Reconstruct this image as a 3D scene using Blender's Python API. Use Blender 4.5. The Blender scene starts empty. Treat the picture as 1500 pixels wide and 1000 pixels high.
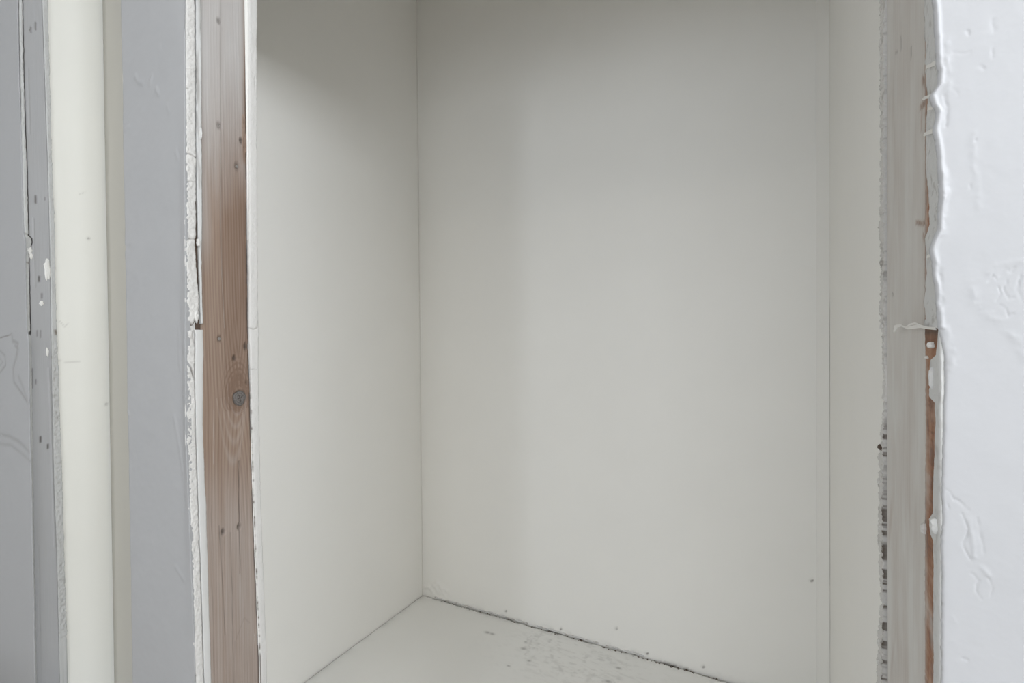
import bpy, math
import numpy as np
from mathutils import Matrix, Vector

C = bpy.context.scene.collection
SC = bpy.context.scene

# ------------------------------------------------------------------ camera, light, exposure
FPX = 750.0
YAW, PITCH, ROLL = math.radians(27.6), math.radians(-0.69), math.radians(0.47)
EYE = 1.07
Fv = np.array([-math.sin(YAW) * math.cos(PITCH), math.cos(YAW) * math.cos(PITCH), math.sin(PITCH)])
R0 = np.array([math.cos(YAW), math.sin(YAW), 0.0])
U0 = np.cross(R0, Fv)
Rv = math.cos(ROLL) * R0 - math.sin(ROLL) * U0
Uv = math.cos(ROLL) * U0 + math.sin(ROLL) * R0
cam_d = bpy.data.cameras.new('camera')
cam_d.sensor_width = 36.0
cam_d.lens = FPX / 1500 * 36
cam_d.clip_start = 0.02
cam = bpy.data.objects.new('camera', cam_d)
C.objects.link(cam)
cam.matrix_world = Matrix(((Rv[0], Uv[0], -Fv[0], 0), (Rv[1], Uv[1], -Fv[1], 0), (Rv[2], Uv[2], -Fv[2], EYE), (0, 0, 0, 1)))
SC.camera = cam

SC.view_settings.view_transform = 'Standard'
SC.view_settings.look = 'None'
SC.view_settings.gamma = 1.0
SC.view_settings.use_curve_mapping = False
SC.view_settings.exposure = -0.20
SC.cycles.use_denoising = True
SC.cycles.max_bounces = 12
SC.cycles.diffuse_bounces = 8

world = bpy.data.worlds.new('sky')
SC.world = world
world.use_nodes = True
world.node_tree.nodes['Background'].inputs[0].default_value = (0.62, 0.74, 0.92, 1)
world.node_tree.nodes['Background'].inputs[1].default_value = 1.0


def area_light(name, loc, rot, sx, sy, power, col):
    d = bpy.data.lights.new(name, 'AREA')
    d.shape = 'RECTANGLE'
    d.size, d.size_y, d.energy, d.color = sx, sy, power, col
    o = bpy.data.objects.new(name, d)
    o.location, o.rotation_euler = loc, rot
    C.objects.link(o)
    return o


# daylight through the window in the right-hand wall, the window behind the camera, and two added fill lights
area_light('window_daylight', (1.60, -0.55, 2.00), (0, math.radians(90), 0), 0.40, 0.8, 52, (0.90, 0.945, 1.0))
area_light('window_daylight_rear', (-0.98, -2.45, 1.55), (math.radians(90), 0, 0), 0.26, 0.9, 13, (0.86, 0.925, 1.0))
area_light('rear_fill_wide', (0.55, -2.45, 1.10), (math.radians(90), 0, 0), 1.2, 1.0, 21, (0.88, 0.935, 1.0))  # added fill to soften contrast in the alcove; no window opening here
area_light('overhead_warm_fill', (0.2, -1.2, 2.36), (0, 0, 0), 0.5, 0.5, 6, (1.0, 0.90, 0.74))  # added warm fill from above, no fixture


# ------------------------------------------------------------------ projection: where a sight line meets a plane
def ray(u, v):
    return Fv + (u - 750.0) / FPX * Rv - (v - 500.0) / FPX * Uv


def on_x(u, v, X):            # -> (y, z) on the plane x = X
    d = ray(u, v)
    t = X / d[0]
    return t * d[1], EYE + t * d[2]


def on_y(u, v, Y):            # -> (x, z) on the plane y = Y
    d = ray(u, v)
    t = Y / d[1]
    return t * d[0], EYE + t * d[2]


def on_z(u, v, Z=0.0):
    d = ray(u, v)
    t = (Z - EYE) / d[2]
    return t * d[0], t * d[1]


# ------------------------------------------------------------------ plan of the place (metres)
dc = ray(619.5, 871)
tc = -EYE / dc[2]
XCL, YCB = tc * dc[0], tc * dc[1]                       # the alcove's far left corner
HC = EYE + tc * ray(614.0, 4)[2]                        # its ceiling
_rf, _rb = ray(277.5, 500), ray(379.5, 500)
kf, kb = _rf[1] / _rf[0], _rb[1] / _rb[0]
XL = 0.130 / (kb - kf)                                  # the left jamb
XL = -abs(XL)
YF, YB = XL * kf, XL * kb
_rf, _rb = ray(1377, 500), ray(1291, 500)
XR = YB * _rb[0] / _rb[1]                               # the right jamb
YR = XR * _rf[1] / _rf[0]
XCR = on_y(1214, 500, YCB)[0]                           # the alcove's right wall
_rf, _rb = ray(38, 500), ray(82, 500)
kf2 = _rf[1] / _rf[0]
X2 = YF / kf2                                           # jamb of the shallow recess on the left
YB2 = X2 * _rb[1] / _rb[0]
XP = on_y(182, 500, YF)[0]                              # left end of the pier
YN = X2 * ray(158.5, 500)[1] / ray(158.5, 500)[0]       # back of the shallow recess
HEAD = EYE + 0.80
HEAD_N = EYE + 1.02                                     # the same over the shallow recess
#                                      # underside of the header
ROOM_X0, ROOM_X1, ROOM_Y0, ROOM_H = -2.3, 1.68, -2.55, HC
print('PLAN', dict(XCL=XCL, YCB=YCB, HC=HC, XL=XL, YF=YF, YB=YB, XR=XR, YR=YR, XCR=XCR, X2=X2, YB2=YB2, XP=XP, YN=YN))


# ------------------------------------------------------------------ noise
def _hash(ix, iy, seed):
    n = (ix.astype(np.int64) * 374761393 + iy.astype(np.int64) * 668265263 + seed * 1274126177) & 0x7fffffff
    n = ((n ^ (n >> 13)) * 1274126177) & 0x7fffffff
    return ((n ^ (n >> 16)) & 0xffff) / 65535.0


def vnoise(x, y, seed=0):
    x, y = np.broadcast_arrays(np.asarray(x, float), np.asarray(y, float))
    ix, iy = np.floor(x), np.floor(y)
    fx, fy = x - ix, y - iy
    fx, fy = fx * fx * (3 - 2 * fx), fy * fy * (3 - 2 * fy)
    a, b = _hash(ix, iy, seed), _hash(ix + 1, iy, seed)
    c, d = _hash(ix, iy + 1, seed), _hash(ix + 1, iy + 1, seed)
    return (a * (1 - fx) + b * fx) * (1 - fy) + (c * (1 - fx) + d * fx) * fy


def fbm(x, y, seed=0, octs=4):
    s, a, t = 0.0, 1.0, 0.0
    for k in range(octs):
        s = s + a * vnoise(np.asarray(x) * 2 ** k, np.asarray(y) * 2 ** k, seed + 17 * k)
        t += a
        a *= 0.55
    return s / t * 2 - 1                                 # about -1..1


def sstep(a, b, x):
    t = np.clip((x - a) / (b - a), 0, 1)
    return t * t * (3 - 2 * t)


def line_dist(S, Z, pts):
    d = np.full(S.shape, 1e9)
    for (x0, y0), (x1, y1) in zip(pts[:-1], pts[1:]):
        vx, vy = x1 - x0, y1 - y0
        t = np.clip(((S - x0) * vx + (Z - y0) * vy) / (vx * vx + vy * vy + 1e-12), 0, 1)
        d = np.minimum(d, np.hypot(S - x0 - t * vx, Z - y0 - t * vy))
    return d


# ------------------------------------------------------------------ materials
def nmat(name):
    m = bpy.data.materials.new(name)
    m.use_nodes = True
    nt = m.node_tree
    return m, nt, nt.nodes['Principled BSDF']


def N(nt, kind, **kw):
    n = nt.nodes.new(kind)
    for k, v in kw.items():
        setattr(n, k, v)
    return n


def noise_bump(nt, bsdf, scale, strength, dist=0.001, detail=4, prev=None):
    tc_ = N(nt, 'ShaderNodeTexCoord')
    no = N(nt, 'ShaderNodeTexNoise')
    no.inputs['Scale'].default_value = scale
    no.inputs['Detail'].default_value = detail
    nt.links.new(tc_.outputs['Object'], no.inputs['Vector'])
    b = N(nt, 'ShaderNodeBump')
    b.inputs['Strength'].default_value = strength
    b.inputs['Distance'].default_value = dist
    nt.links.new(no.outputs['Fac'], b.inputs['Height'])
    nt.links.new(b.outputs['Normal'], bsdf.inputs['Normal'])
    return no


def mixc(nt, fac, a, b):
    m = N(nt, 'ShaderNodeMix', data_type='RGBA')
    for sock, val in ((m.inputs[0], fac), (m.inputs[6], a), (m.inputs[7], b)):
        if isinstance(val, bpy.types.NodeSocket):
            nt.links.new(val, sock)
        elif isinstance(val, (int, float)):
            sock.default_value = val
        else:
            sock.default_value = (*val, 1)
    return m.outputs[2]


def attr(nt, name):
    a = N(nt, 'ShaderNodeAttribute', attribute_name=name)
    return a.outputs['Fac']


def paint(name, col, rough=0.6, scale=160, strength=0.15, vary=0.02, dirt=None):
    m, nt, b = nmat(name)
    b.inputs['Roughness'].default_value = rough
    no = noise_bump(nt, b, scale, strength)
    tc_ = N(nt, 'ShaderNodeTexCoord')
    n2 = N(nt, 'ShaderNodeTexNoise')
    n2.inputs['Scale'].default_value = 5
    nt.links.new(tc_.outputs['Object'], n2.inputs['Vector'])
    c = mixc(nt, n2.outputs['Fac'], tuple(x * (1 - vary) for x in col), tuple(min(1, x * (1 + vary)) for x in col))
    if dirt:
        c = mixc(nt, attr(nt, 'dirt'), c, dirt)
    nt.links.new(c, b.inputs['Base Color'])
    return m


M = {}
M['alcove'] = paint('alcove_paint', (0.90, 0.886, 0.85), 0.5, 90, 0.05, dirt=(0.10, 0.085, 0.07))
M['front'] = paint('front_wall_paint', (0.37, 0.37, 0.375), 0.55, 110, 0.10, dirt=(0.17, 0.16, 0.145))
M['white'] = paint('front_wall_paint_lit', (0.47, 0.472, 0.485), 0.55, 110, 0.10, dirt=(0.30, 0.28, 0.25))  # front wall paint made lighter, standing in for window light on the right
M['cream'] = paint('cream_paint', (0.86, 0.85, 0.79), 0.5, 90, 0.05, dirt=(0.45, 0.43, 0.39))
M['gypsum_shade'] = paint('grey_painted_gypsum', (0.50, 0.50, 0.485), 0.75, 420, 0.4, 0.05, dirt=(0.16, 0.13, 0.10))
M['beige'] = paint('beige_paint', (0.50, 0.48, 0.43), 0.6, 90, 0.05)
M['floor'] = paint('alcove_floor_paint', (0.88, 0.875, 0.85), 0.42, 40, 0.06, dirt=(0.10, 0.09, 0.08))
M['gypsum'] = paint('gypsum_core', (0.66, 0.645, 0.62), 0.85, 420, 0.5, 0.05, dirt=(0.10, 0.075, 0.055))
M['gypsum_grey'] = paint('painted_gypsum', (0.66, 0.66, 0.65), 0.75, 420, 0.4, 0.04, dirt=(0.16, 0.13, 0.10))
M['film'] = paint('paint_film', (0.72, 0.715, 0.70), 0.45, 60, 0.1, dirt=(0.22, 0.15, 0.10))
M['paper'] = paint('torn_paper', (0.78, 0.765, 0.73), 0.8, 300, 0.3, 0.04)
M['room'] = paint('room_paint', (0.72, 0.71, 0.69), 0.7, 90, 0.05)
M['planks'] = paint('subfloor', (0.50, 0.47, 0.43), 0.7, 60, 0.1)
M['dark'] = paint('dark_gap', (0.10, 0.068, 0.05), 0.9, 200, 0.3)
M['metal'] = paint('nail_metal', (0.33, 0.31, 0.29), 0.45, 300, 0.1)
M['metal'].node_tree.nodes['Principled BSDF'].inputs['Metallic'].default_value = 0.6


def wood(name, dark, mid, light, coat, streak=0.5):
    """attributes: grain (phase), cover (how much paint is left), hole (dents, cracks)"""
    m, nt, b = nmat(name)
    b.inputs['Roughness'].default_value = 0.7
    tc_ = N(nt, 'ShaderNodeTexCoord')
    mp = N(nt, 'ShaderNodeMapping')
    mp.inputs['Scale'].default_value = (400, 400, 9)
    nt.links.new(tc_.outputs['Object'], mp.inputs['Vector'])
    fib = N(nt, 'ShaderNodeTexNoise')
    fib.inputs['Scale'].default_value = 1.0
    fib.inputs['Detail'].default_value = 5
    nt.links.new(mp.outputs[0], fib.inputs['Vector'])
    rp = N(nt, 'ShaderNodeValToRGB')
    e = rp.color_ramp.elements
    e[0].position, e[0].color = 0.0, (*light, 1)
    e[1].position, e[1].color = 1.0, (*dark, 1)
    k = rp.color_ramp.elements.new(0.55)
    k.color = (*mid, 1)
    nt.links.new(attr(nt, 'grain'), rp.inputs[0])
    c = mixc(nt, 0.28, rp.outputs[0], mixc(nt, fib.outputs['Fac'], tuple(x * 0.55 for x in mid), tuple(x * 1.5 for x in mid)))
    sm = N(nt, 'ShaderNodeMath', operation='SMOOTHSTEP') if False else None
    ad = N(nt, 'ShaderNodeMath', operation='MULTIPLY_ADD')
    nt.links.new(fib.outputs['Fac'], ad.inputs[0])
    ad.inputs[1].default_value = streak
    ad.inputs[2].default_value = -streak / 2
    ad2 = N(nt, 'ShaderNodeMath', operation='ADD', use_clamp=True)
    nt.links.new(attr(nt, 'cover'), ad2.inputs[0])
    nt.links.new(ad.outputs[0], ad2.inputs[1])
    c = mixc(nt, ad2.outputs[0], c, coat)
    c = mixc(nt, attr(nt, 'hole'), c, (0.045, 0.032, 0.024))
    nt.links.new(c, b.inputs['Base Color'])
    bp = N(nt, 'ShaderNodeBump')
    bp.inputs['Strength'].default_value = 0.35
    bp.inputs['Distance'].default_value = 0.0008
    nt.links.new(fib.outputs['Fac'], bp.inputs['Height'])
    nt.links.new(bp.outputs[0], b.inputs['Normal'])
    return m


M['wood_left'] = wood('weathered_pine', (0.155, 0.092, 0.060), (0.27, 0.19, 0.142), (0.385, 0.31, 0.25), (0.49, 0.47, 0.455), 0.32)
M['wood_right'] = wood('washed_pine', (0.30, 0.21, 0.165), (0.42, 0.34, 0.29), (0.52, 0.46, 0.41), (0.66, 0.648, 0.62), 0.22)
M['wood_grey'] = wood('grey_painted_pine', (0.34, 0.30, 0.27), (0.38, 0.37, 0.36), (0.43, 0.42, 0.41), (0.40, 0.40, 0.405))
M['wood_bare'] = wood('bare_orange_pine', (0.13, 0.045, 0.018), (0.30, 0.135, 0.066), (0.46, 0.28, 0.18), (0.60, 0.585, 0.55))
M['knot'] = wood('knot_wood', (0.07, 0.062, 0.058), (0.12, 0.108, 0.10), (0.19, 0.17, 0.155), (0.3, 0.3, 0.3))


# ------------------------------------------------------------------ objects
def link(name, me, mat, parent=None, structure=False, smooth=False):
    o = bpy.data.objects.new(name, me)
    C.objects.link(o)
    if mat:
        me.materials.append(mat)
    if parent:
        o.parent = parent
    if structure:
        o['kind'] = 'structure'
    if smooth:
        me.polygons.foreach_set('use_smooth', np.ones(len(me.polygons), dtype=bool))
    return o


def thing(name, label, cat, loc, group=None):
    o = bpy.data.objects.new(name, None)
    o.empty_display_size = 0.05
    C.objects.link(o)
    o.location = loc
    o['label'], o['category'] = label, cat
    if group:
        o['group'] = group
    return o


def boxes(name, lst, mat, parent=None, structure=False):
    vs, fs = [], []
    for x0, y0, z0, x1, y1, z1 in lst:
        b = len(vs)
        vs += [(x0, y0, z0), (x1, y0, z0), (x1, y1, z0), (x0, y1, z0), (x0, y0, z1), (x1, y0, z1), (x1, y1, z1), (x0, y1, z1)]
        fs += [tuple(b + i for i in f) for f in ((0, 3, 2, 1), (4, 5, 6, 7), (0, 1, 5, 4), (1, 2, 6, 5), (2, 3, 7, 6), (3, 0, 4, 7))]
    me = bpy.data.meshes.new(name)
    me.from_pydata(vs, [], fs)
    return link(name, me, mat, parent, structure)


def sheet(name, fn, S, Z, H, thick, mat, parent=None, structure=False, attrs=None, flip=False, smooth=True):
    """A solid sheet: a relief grid S, Z, H (rows along z) mapped by fn(s, z, h), with a back `thick` behind it."""
    nr, nc = S.shape
    front = np.stack(fn(S, Z, H), -1).reshape(-1, 3)
    back = np.stack(fn(S, Z, np.full(S.shape, -thick)), -1).reshape(nr, nc, 3)
    back = back[:, [0, nc - 1]].reshape(-1, 3) if nc > 2 else back.reshape(-1, 3)
    nf = nr * nc
    i = np.arange(nr - 1)[:, None] * nc + np.arange(nc - 1)[None, :]
    q = np.stack([i, i + 1, i + nc + 1, i + nc], -1).reshape(-1, 4)
    r = np.arange(nr - 1)
    bl, br = nf + 2 * r, nf + 2 * r + 1
    left = np.stack([bl, r * nc, (r + 1) * nc, bl + 2], -1)
    right = np.stack([r * nc + nc - 1, br, br + 2, (r + 1) * nc + nc - 1], -1)
    bk = np.stack([br, bl, bl + 2, br + 2], -1)
    quads = np.concatenate([q, left, right, bk])
    faces = quads.tolist()
    faces.append([nf, nf + 1] + list(range(nc - 1, -1, -1)))
    last = (nr - 1) * nc
    faces.append([nf + 2 * nr - 1, nf + 2 * nr - 2] + list(range(last, last + nc)))
    if flip:
        faces = [f[::-1] for f in faces]
    me = bpy.data.meshes.new(name)
    me.from_pydata(np.concatenate([front, back]).tolist(), [], faces)
    for k, a in (attrs or {}).items():
        at = me.attributes.new(k, 'FLOAT', 'POINT')
        at.data.foreach_set('value', np.concatenate([np.clip(a, 0, 1).reshape(-1), np.zeros(len(back))]).astype(np.float32))
    o = link(name, me, mat, parent, structure)
    if smooth:
        fl = np.zeros(len(me.polygons), dtype=bool)
        fl[:len(q)] = True
        me.polygons.foreach_set('use_smooth', fl)
    return o


def zrange(v0, v1, dz, lo=0.0, hi=HEAD):
    return np.concatenate([[lo], np.arange(v0, v1, dz), [hi]])


def edge(pts, plane):
    """a broken edge given as sight lines, as s(z) on the plane"""
    q = np.array([plane(u, v) for u, v in pts])
    k = np.argsort(q[:, 1])
    return lambda z: np.interp(z, q[k, 1], q[k, 0])


def spread(l, r, z, n):
    a = np.linspace(0, 1, n)[None, :]
    S = l[:, None] * (1 - a) + r[:, None] * a
    return S, np.repeat(z[:, None], n, 1)


def nail(parent, co, axis, r=0.004, name='nail', mat='metal'):
    """a dimpled nail head: a shallow 10-sided disc with a dent"""
    ax = Vector(axis)
    q = ax.to_track_quat('Z', 'Y')
    vs, fs = [], []
    for h, k in ((-0.002, 1.0), (0.0006, 1.0), (0.0009, 0.72), (0.0001, 0.45)):
        for j in range(10):
            t = 2 * math.pi * j / 10
            vs.append(Vector(co) + q @ Vector((r * k * math.cos(t), r * k * math.sin(t), h)))
    for L in range(3):
        for j in range(10):
            fs.append((L * 10 + j, L * 10 + (j + 1) % 10, L * 10 + 10 + (j + 1) % 10, L * 10 + 10 + j))
    fs.append(tuple(range(30, 40)))
    me = bpy.data.meshes.new(name)
    me.from_pydata(vs, [], fs)
    return link(name, me, M[mat], parent)


def blob(name, fn, s, z, rs, rz, h, mat, parent, seed, n=14, h0=0.0, label=None):
    """an irregular flake or lump with a domed top and a solid foot, mapped by fn(s, z, h)"""
    rng = np.random.RandomState(seed)
    kr = 0.75 + 0.5 * rng.rand(n)
    vs, fs = [], []
    for k, hh in ((1.0, -0.002), (1.0, 0.35 * h), (0.7, 0.85 * h)):
        for j in range(n):
            t = 2 * math.pi * j / n
            vs.append(fn(s + rs * k * kr[j] * math.cos(t), z + rz * k * kr[j] * math.sin(t), h0 + hh * (0.85 + 0.3 * rng.rand())))
    vs.append(fn(s, z, h0 + h))
    vs.append(fn(s, z, h0 - 0.002))
    for L in range(2):
        for j in range(n):
            fs.append((L * n + j, L * n + (j + 1) % n, L * n + n + (j + 1) % n, L * n + n + j))
    for j in range(n):
        fs.append((2 * n + j, 2 * n + (j + 1) % n, 3 * n))
        fs.append((j, 3 * n + 1, (j + 1) % n))
    me = bpy.data.meshes.new(name)
    me.from_pydata([tuple(float(c) for c in v) for v in vs], [], fs)
    o = link(name, me, M[mat], parent)
    if label:
        o['label'] = label
    return o


# ================================================================== LARGE STRUCTURE
T = 0.013
# --- the room behind the camera: floor, ceiling, walls with their window openings
boxes('floor', [(ROOM_X0, ROOM_Y0, -0.06, ROOM_X1, YF - 0.0005, -0.02)], M['planks'], None, True)
boxes('ceiling', [(ROOM_X0, ROOM_Y0, ROOM_H, ROOM_X1, YF, ROOM_H + 0.05)], M['room'], None, True)
wy0, wy1, wz0, wz1 = -1.05, 0.0, 1.75, 2.25
X0, X1 = ROOM_X1, ROOM_X1 + 0.12
boxes('wall_room_right', [(X0, ROOM_Y0, -0.06, X1, wy0, ROOM_H), (X0, wy1, -0.06, X1, YF + 0.2, ROOM_H),
                          (X0, wy0, -0.06, X1, wy1, wz0), (X0, wy0, wz1, X1, wy1, ROOM_H)], M['room'], None, True)
Y0, Y1 = ROOM_Y0 - 0.12, ROOM_Y0
boxes('wall_room_rear', [(ROOM_X0, Y0, -0.06, -1.12, Y1, ROOM_H), (-0.12, Y0, -0.06, ROOM_X1, Y1, ROOM_H),
                         (-1.12, Y0, -0.06, -0.12, Y1, 0.4), (-1.12, Y0, 2.1, -0.12, Y1, ROOM_H)], M['room'], None, True)
boxes('wall_room_left', [(ROOM_X0 - 0.12, ROOM_Y0, -0.06, ROOM_X0, YF + 0.2, ROOM_H)], M['room'], None, True)
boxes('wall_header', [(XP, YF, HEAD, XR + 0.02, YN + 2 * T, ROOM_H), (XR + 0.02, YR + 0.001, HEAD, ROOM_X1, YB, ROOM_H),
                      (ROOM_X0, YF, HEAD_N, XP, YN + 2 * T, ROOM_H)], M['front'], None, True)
boxes('ceiling', [(XCL - 0.02, YB, HC, XCR + 0.1, YCB + 0.02, HC + 0.05)], M['alcove'], None, True)

# --- alcove: back wall, left wall, right wall, floor
GAP_SEED = 5


def relief_wall(name, fn, s0, s1, z0, z1, ds, dz, thick, mat, amp, seed, dots=(), flip=False, extra=None):
    s = np.linspace(s0, s1, max(3, int(abs(s1 - s0) / ds)))
    z = np.linspace(z0, z1, max(3, int((z1 - z0) / dz)))
    S, Z = np.meshgrid(s, z)
    H = amp * fbm(S * 4, Z * 4, seed, 3)
    D = np.zeros(S.shape)
    for (ds_, dz_, r) in dots:
        D = np.maximum(D, np.exp(-((S - ds_) ** 2 + (Z - dz_) ** 2) / (r * r)))
    if extra is not None:
        H, D = extra(S, Z, H, D)
    return sheet(name, fn, S, Z, H, thick, mat, None, True, {'dirt': D}, flip)


fn_back = lambda s, z, h: (s, YCB - h, z)
fn_left = lambda s, z, h: (XCL + h, s, z)
fn_right = lambda s, z, h: (XCR - h, s, z)
specks = [(741, 895), (903, 920), (948, 957), (1030, 976), (822, 921), (1189, 850)]
bd = [(*on_y(u, v, YCB), 0.0035) for u, v in specks]


def back_extra(S, Z, H, D):
    # scraped plaster in the lower left corner, a faint scuff line, grime along the foot
    for pts in ([(628, 858), (634, 866)], [(636, 856), (643, 868)], [(645, 860), (652, 872)], [(640, 852), (655, 866)], [(624, 860), (640, 855)]):
        d = line_dist(S, Z, [on_y(u, v, YCB) for u, v in pts])
        H = H + 0.004 * np.exp(-(d / 0.006) ** 2)
    foot = np.exp(-np.maximum(Z, 0) / 0.006) * sstep(0.0, 0.5, fbm(S * 30, Z * 60, 3))
    D = np.maximum(D, 0.8 * foot * sstep(XCL - .1, XCL + .5, S))
    return H, D


wall_back = relief_wall('wall_back', fn_back, XCL - T, XCR + T, -0.02, HC, 0.006, 0.006, T, M['alcove'], 0.0012, 11, bd, extra=back_extra)
wall_left = relief_wall('wall_left', fn_left, YN + T, YCB + 0.004, -0.02, HC, 0.012, 0.012, T, M['alcove'], 0.0012, 12)
wall_right = relief_wall('wall_right', fn_right, YB, YCB - 0.0015, 0.0, HC, 0.012, 0.012, T, M['alcove'], 0.0012, 13, flip=True)

RF = 0.030
q_ = np.linspace(0, math.pi / 2, 12)
fn_fil = lambda a, z, h: (XCR - RF + (RF - h - 0.0006) * np.cos(a), YCB - RF + (RF - h - 0.0006) * np.sin(a), z)
Sq, Zq = np.meshgrid(q_, np.linspace(0.0, HC, 240))
sheet('corner_fillet', fn_fil, Sq, Zq, 0.0008 * fbm(Sq * 2, Zq * 6, 15), 0.0004, M['alcove'], wall_right, False, {'dirt': 0 * Sq}, flip=True)

# floor of the alcove: stops short of the back wall along a ragged, dirty gap
xs = np.linspace(XCL + 0.003, XCR - 0.001, 470)
ya = np.concatenate([np.linspace(0, 0.35, 8)[:-1], np.linspace(0.35, 1, 230)])
gap = 0.006 + 0.004 * fbm(xs * 14, 0 * xs, GAP_SEED) + 0.003 * fbm(xs * 90, 0 * xs + 3, GAP_SEED)
gap = np.clip(gap, 0.0035, 0.03)
u_in = sstep(-0.62, -0.52, xs) * (1 - sstep(-0.36, -0.30, xs))
gap = gap * (1 - 0.45 * u_in) + 0.006 * sstep(-0.28, -0.1, xs)
Sx = np.repeat(xs[None, :], len(ya), 0)
Yy = YB + ya[:, None] * (YCB - gap - YB)[None, :]
Hh = 0.0006 * fbm(Sx * 8, Yy * 8, 31)
Dd = np.zeros(Sx.shape)
fl = lambda pts: [on_z(u, v) for u, v in pts]
for pts, hh, w in (([(788, 922), (776, 938), (770, 952), (776, 968), (788, 982)], 0.0022, 0.008),
                   ([(796, 926), (786, 942), (784, 958), (792, 974)], 0.0014, 0.007),
                   ([(806, 925), (800, 945), (806, 965), (822, 985)], 0.0012, 0.008),
                   ([(860, 960), (890, 965), (915, 975)], 0.0012, 0.01),
                   ([(820, 985), (850, 990), (900, 996)], 0.0015, 0.012)):
    d = line_dist(Sx, Yy, fl(pts))
    Hh += hh * np.exp(-(d / w) ** 2) * (0.6 + 0.5 * fbm(Sx * 60, Yy * 60, 8))
    Dd = np.maximum(Dd, 0.22 * np.exp(-((d - w) / w) ** 2) * sstep(-0.1, 0.5, fbm(Sx * 70, Yy * 70, 9)))
pc = on_z(850, 965)
patch = np.exp(-(((Sx - pc[0]) / 0.22) ** 2 + ((Yy - pc[1]) / 0.16) ** 2))
Hh += 0.0007 * patch * fbm(Sx * 45, Yy * 70, 44)
Dd = np.maximum(Dd, 0.20 * patch * sstep(0.0, 0.6, fbm(Sx * 45 + Yy * 20, Yy * 110, 45)))
for u, v, r in ((714, 926, .007), (721, 928, .006), (767, 950, .007), (775, 968, .005), (745, 975, .004), (906, 978, .006), (891, 998, .008), (770, 940, .004)):
    c = on_z(u, v)
    Dd = np.maximum(Dd, 0.55 * np.exp(-(((Sx - c[0]) / (r * 1.6)) ** 2 + ((Yy - c[1]) / r) ** 2) * 1.2))
eb = (YCB - gap)[None, :] - Yy
Dd = np.maximum(Dd, 0.75 * np.exp(-eb / 0.006) * sstep(-0.3, 0.5, fbm(Sx * 60, Yy * 60, 46)))
Dd = np.maximum(Dd, 0.4 * np.exp(-(Sx - XCL) / 0.012) * sstep(-0.5, 0.6, fbm(Sx * 10, Yy * 20, 47)))
fn_floor = lambda s, y, h: (s, y, h)
alcove_floor = sheet('floor', fn_floor, Sx, Yy, Hh, 0.018, M['floor'], None, True, {'dirt': Dd})
boxes('subfloor', [(XCL - T, YB, -0.06, XCR + T, YCB + T, -0.0195)], M['dark'], alcove_floor)

# --- pier between the shallow recess and the alcove: its face wraps round a soft corner
RB = 0.012
zl = zrange(0.42, 1.72, 0.0030)


def pier_path(p):                                          # p: distance along the section, from the jamb corner leftwards
    L1 = (XL - 0.0005) - (XP + RB)
    L2 = RB * math.pi / 2
    a = np.clip((p - L1) / RB, 0, math.pi / 2)
    x = np.where(p < L1, XL - 0.0005 - p, np.where(p < L1 + L2, XP + RB - RB * np.sin(a), XP))
    y = np.where(p < L1, YF, np.where(p < L1 + L2, YF + RB - RB * np.cos(a), YF + RB + (p - L1 - L2)))
    nx, ny = -np.sin(a), -np.cos(a)
    return x, y, nx, ny


def fn_pier(p, z, h):
    x, y, nx, ny = pier_path(p)
    return x + nx * h, y + ny * h, z


Lp = (XL - 0.0005) - (XP + RB) + RB * math.pi / 2 + (YN - YF - RB)
ps = np.concatenate([np.linspace(0, 0.165, 62)[:-1], np.linspace(0.165, 0.215, 24)[:-1], np.linspace(0.215, Lp, 10)])
P, Z = np.meshgrid(ps, zl)
H = 0.0010 * fbm(P * 9, Z * 9, 51, 3) + 0.0005 * fbm(P * 40, Z * 40, 53, 3)
front_pt = lambda u, v: ((XL - 0.0005) - on_y(u, v, YF)[0], on_y(u, v, YF)[1])
for pts, hh in (([(198, 112), (203, 120), (209, 122)], .0016), ([(222, 112), (219, 122)], .0014), ([(229, 130), (233, 138)], .0016),
                ([(184, 190), (190, 186)], .001), ([(258, 222), (261, 232)], .0012), ([(183, 570), (185, 600), (189, 606)], .0012),
                ([(245, 155), (248, 164)], .0008), ([(168, 361), (190, 361)], -.0008), ([(170, 366), (190, 365)], -.0007),
                ([(262, 480), (264, 540)], .0007), ([(255, 610), (262, 650), (268, 690)], .0010), ([(258, 830), (270, 850)], .0008)):
    d = line_dist(P, Z, [front_pt(u, v) for u, v in pts])
    H += hh * np.exp(-(d / 0.0035) ** 2)
edge_front = edge([(271.5, 0), (271.5, 300), (272.5, 430), (272.5, 640), (277.5, 740), (281.5, 860), (287, 1000)], lambda u, v: on_x(u, v, XL))
H += (YF - edge_front(Z)) * np.exp(-(P / 0.016) ** 2)
H -= 0.0004 * np.exp(-P / 0.002) * (0.5 + 0.5 * fbm(P * 30, Z * 120, 54))   # worn where the sheet was cut
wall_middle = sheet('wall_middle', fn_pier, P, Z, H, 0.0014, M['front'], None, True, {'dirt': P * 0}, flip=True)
boxes('wall_board', [(XP + 0.004, YF + 0.0030, 0, XL - 0.006, YF + T, HEAD)], M['gypsum'], wall_middle)
wall_alcove_front = boxes('wall_alcove_front', [(XCL, YN + T, 0, XP + 0.005, YN + 2 * T, HC), (XP + 0.005, YB - T - 0.004, 0, XL - 0.004, YB - 0.004, HEAD)], M['alcove'], None, True)

# --- shallow recess on the left
fn_n_left = lambda s, z, h: (X2 - 0.0045 + h, s, z)
fn_n_back = lambda s, z, h: (s, YN - h, z)
cd = [(*on_x(u, v, X2), 0.003) for u, v in ((131, 349), (157, 592))]


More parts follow.
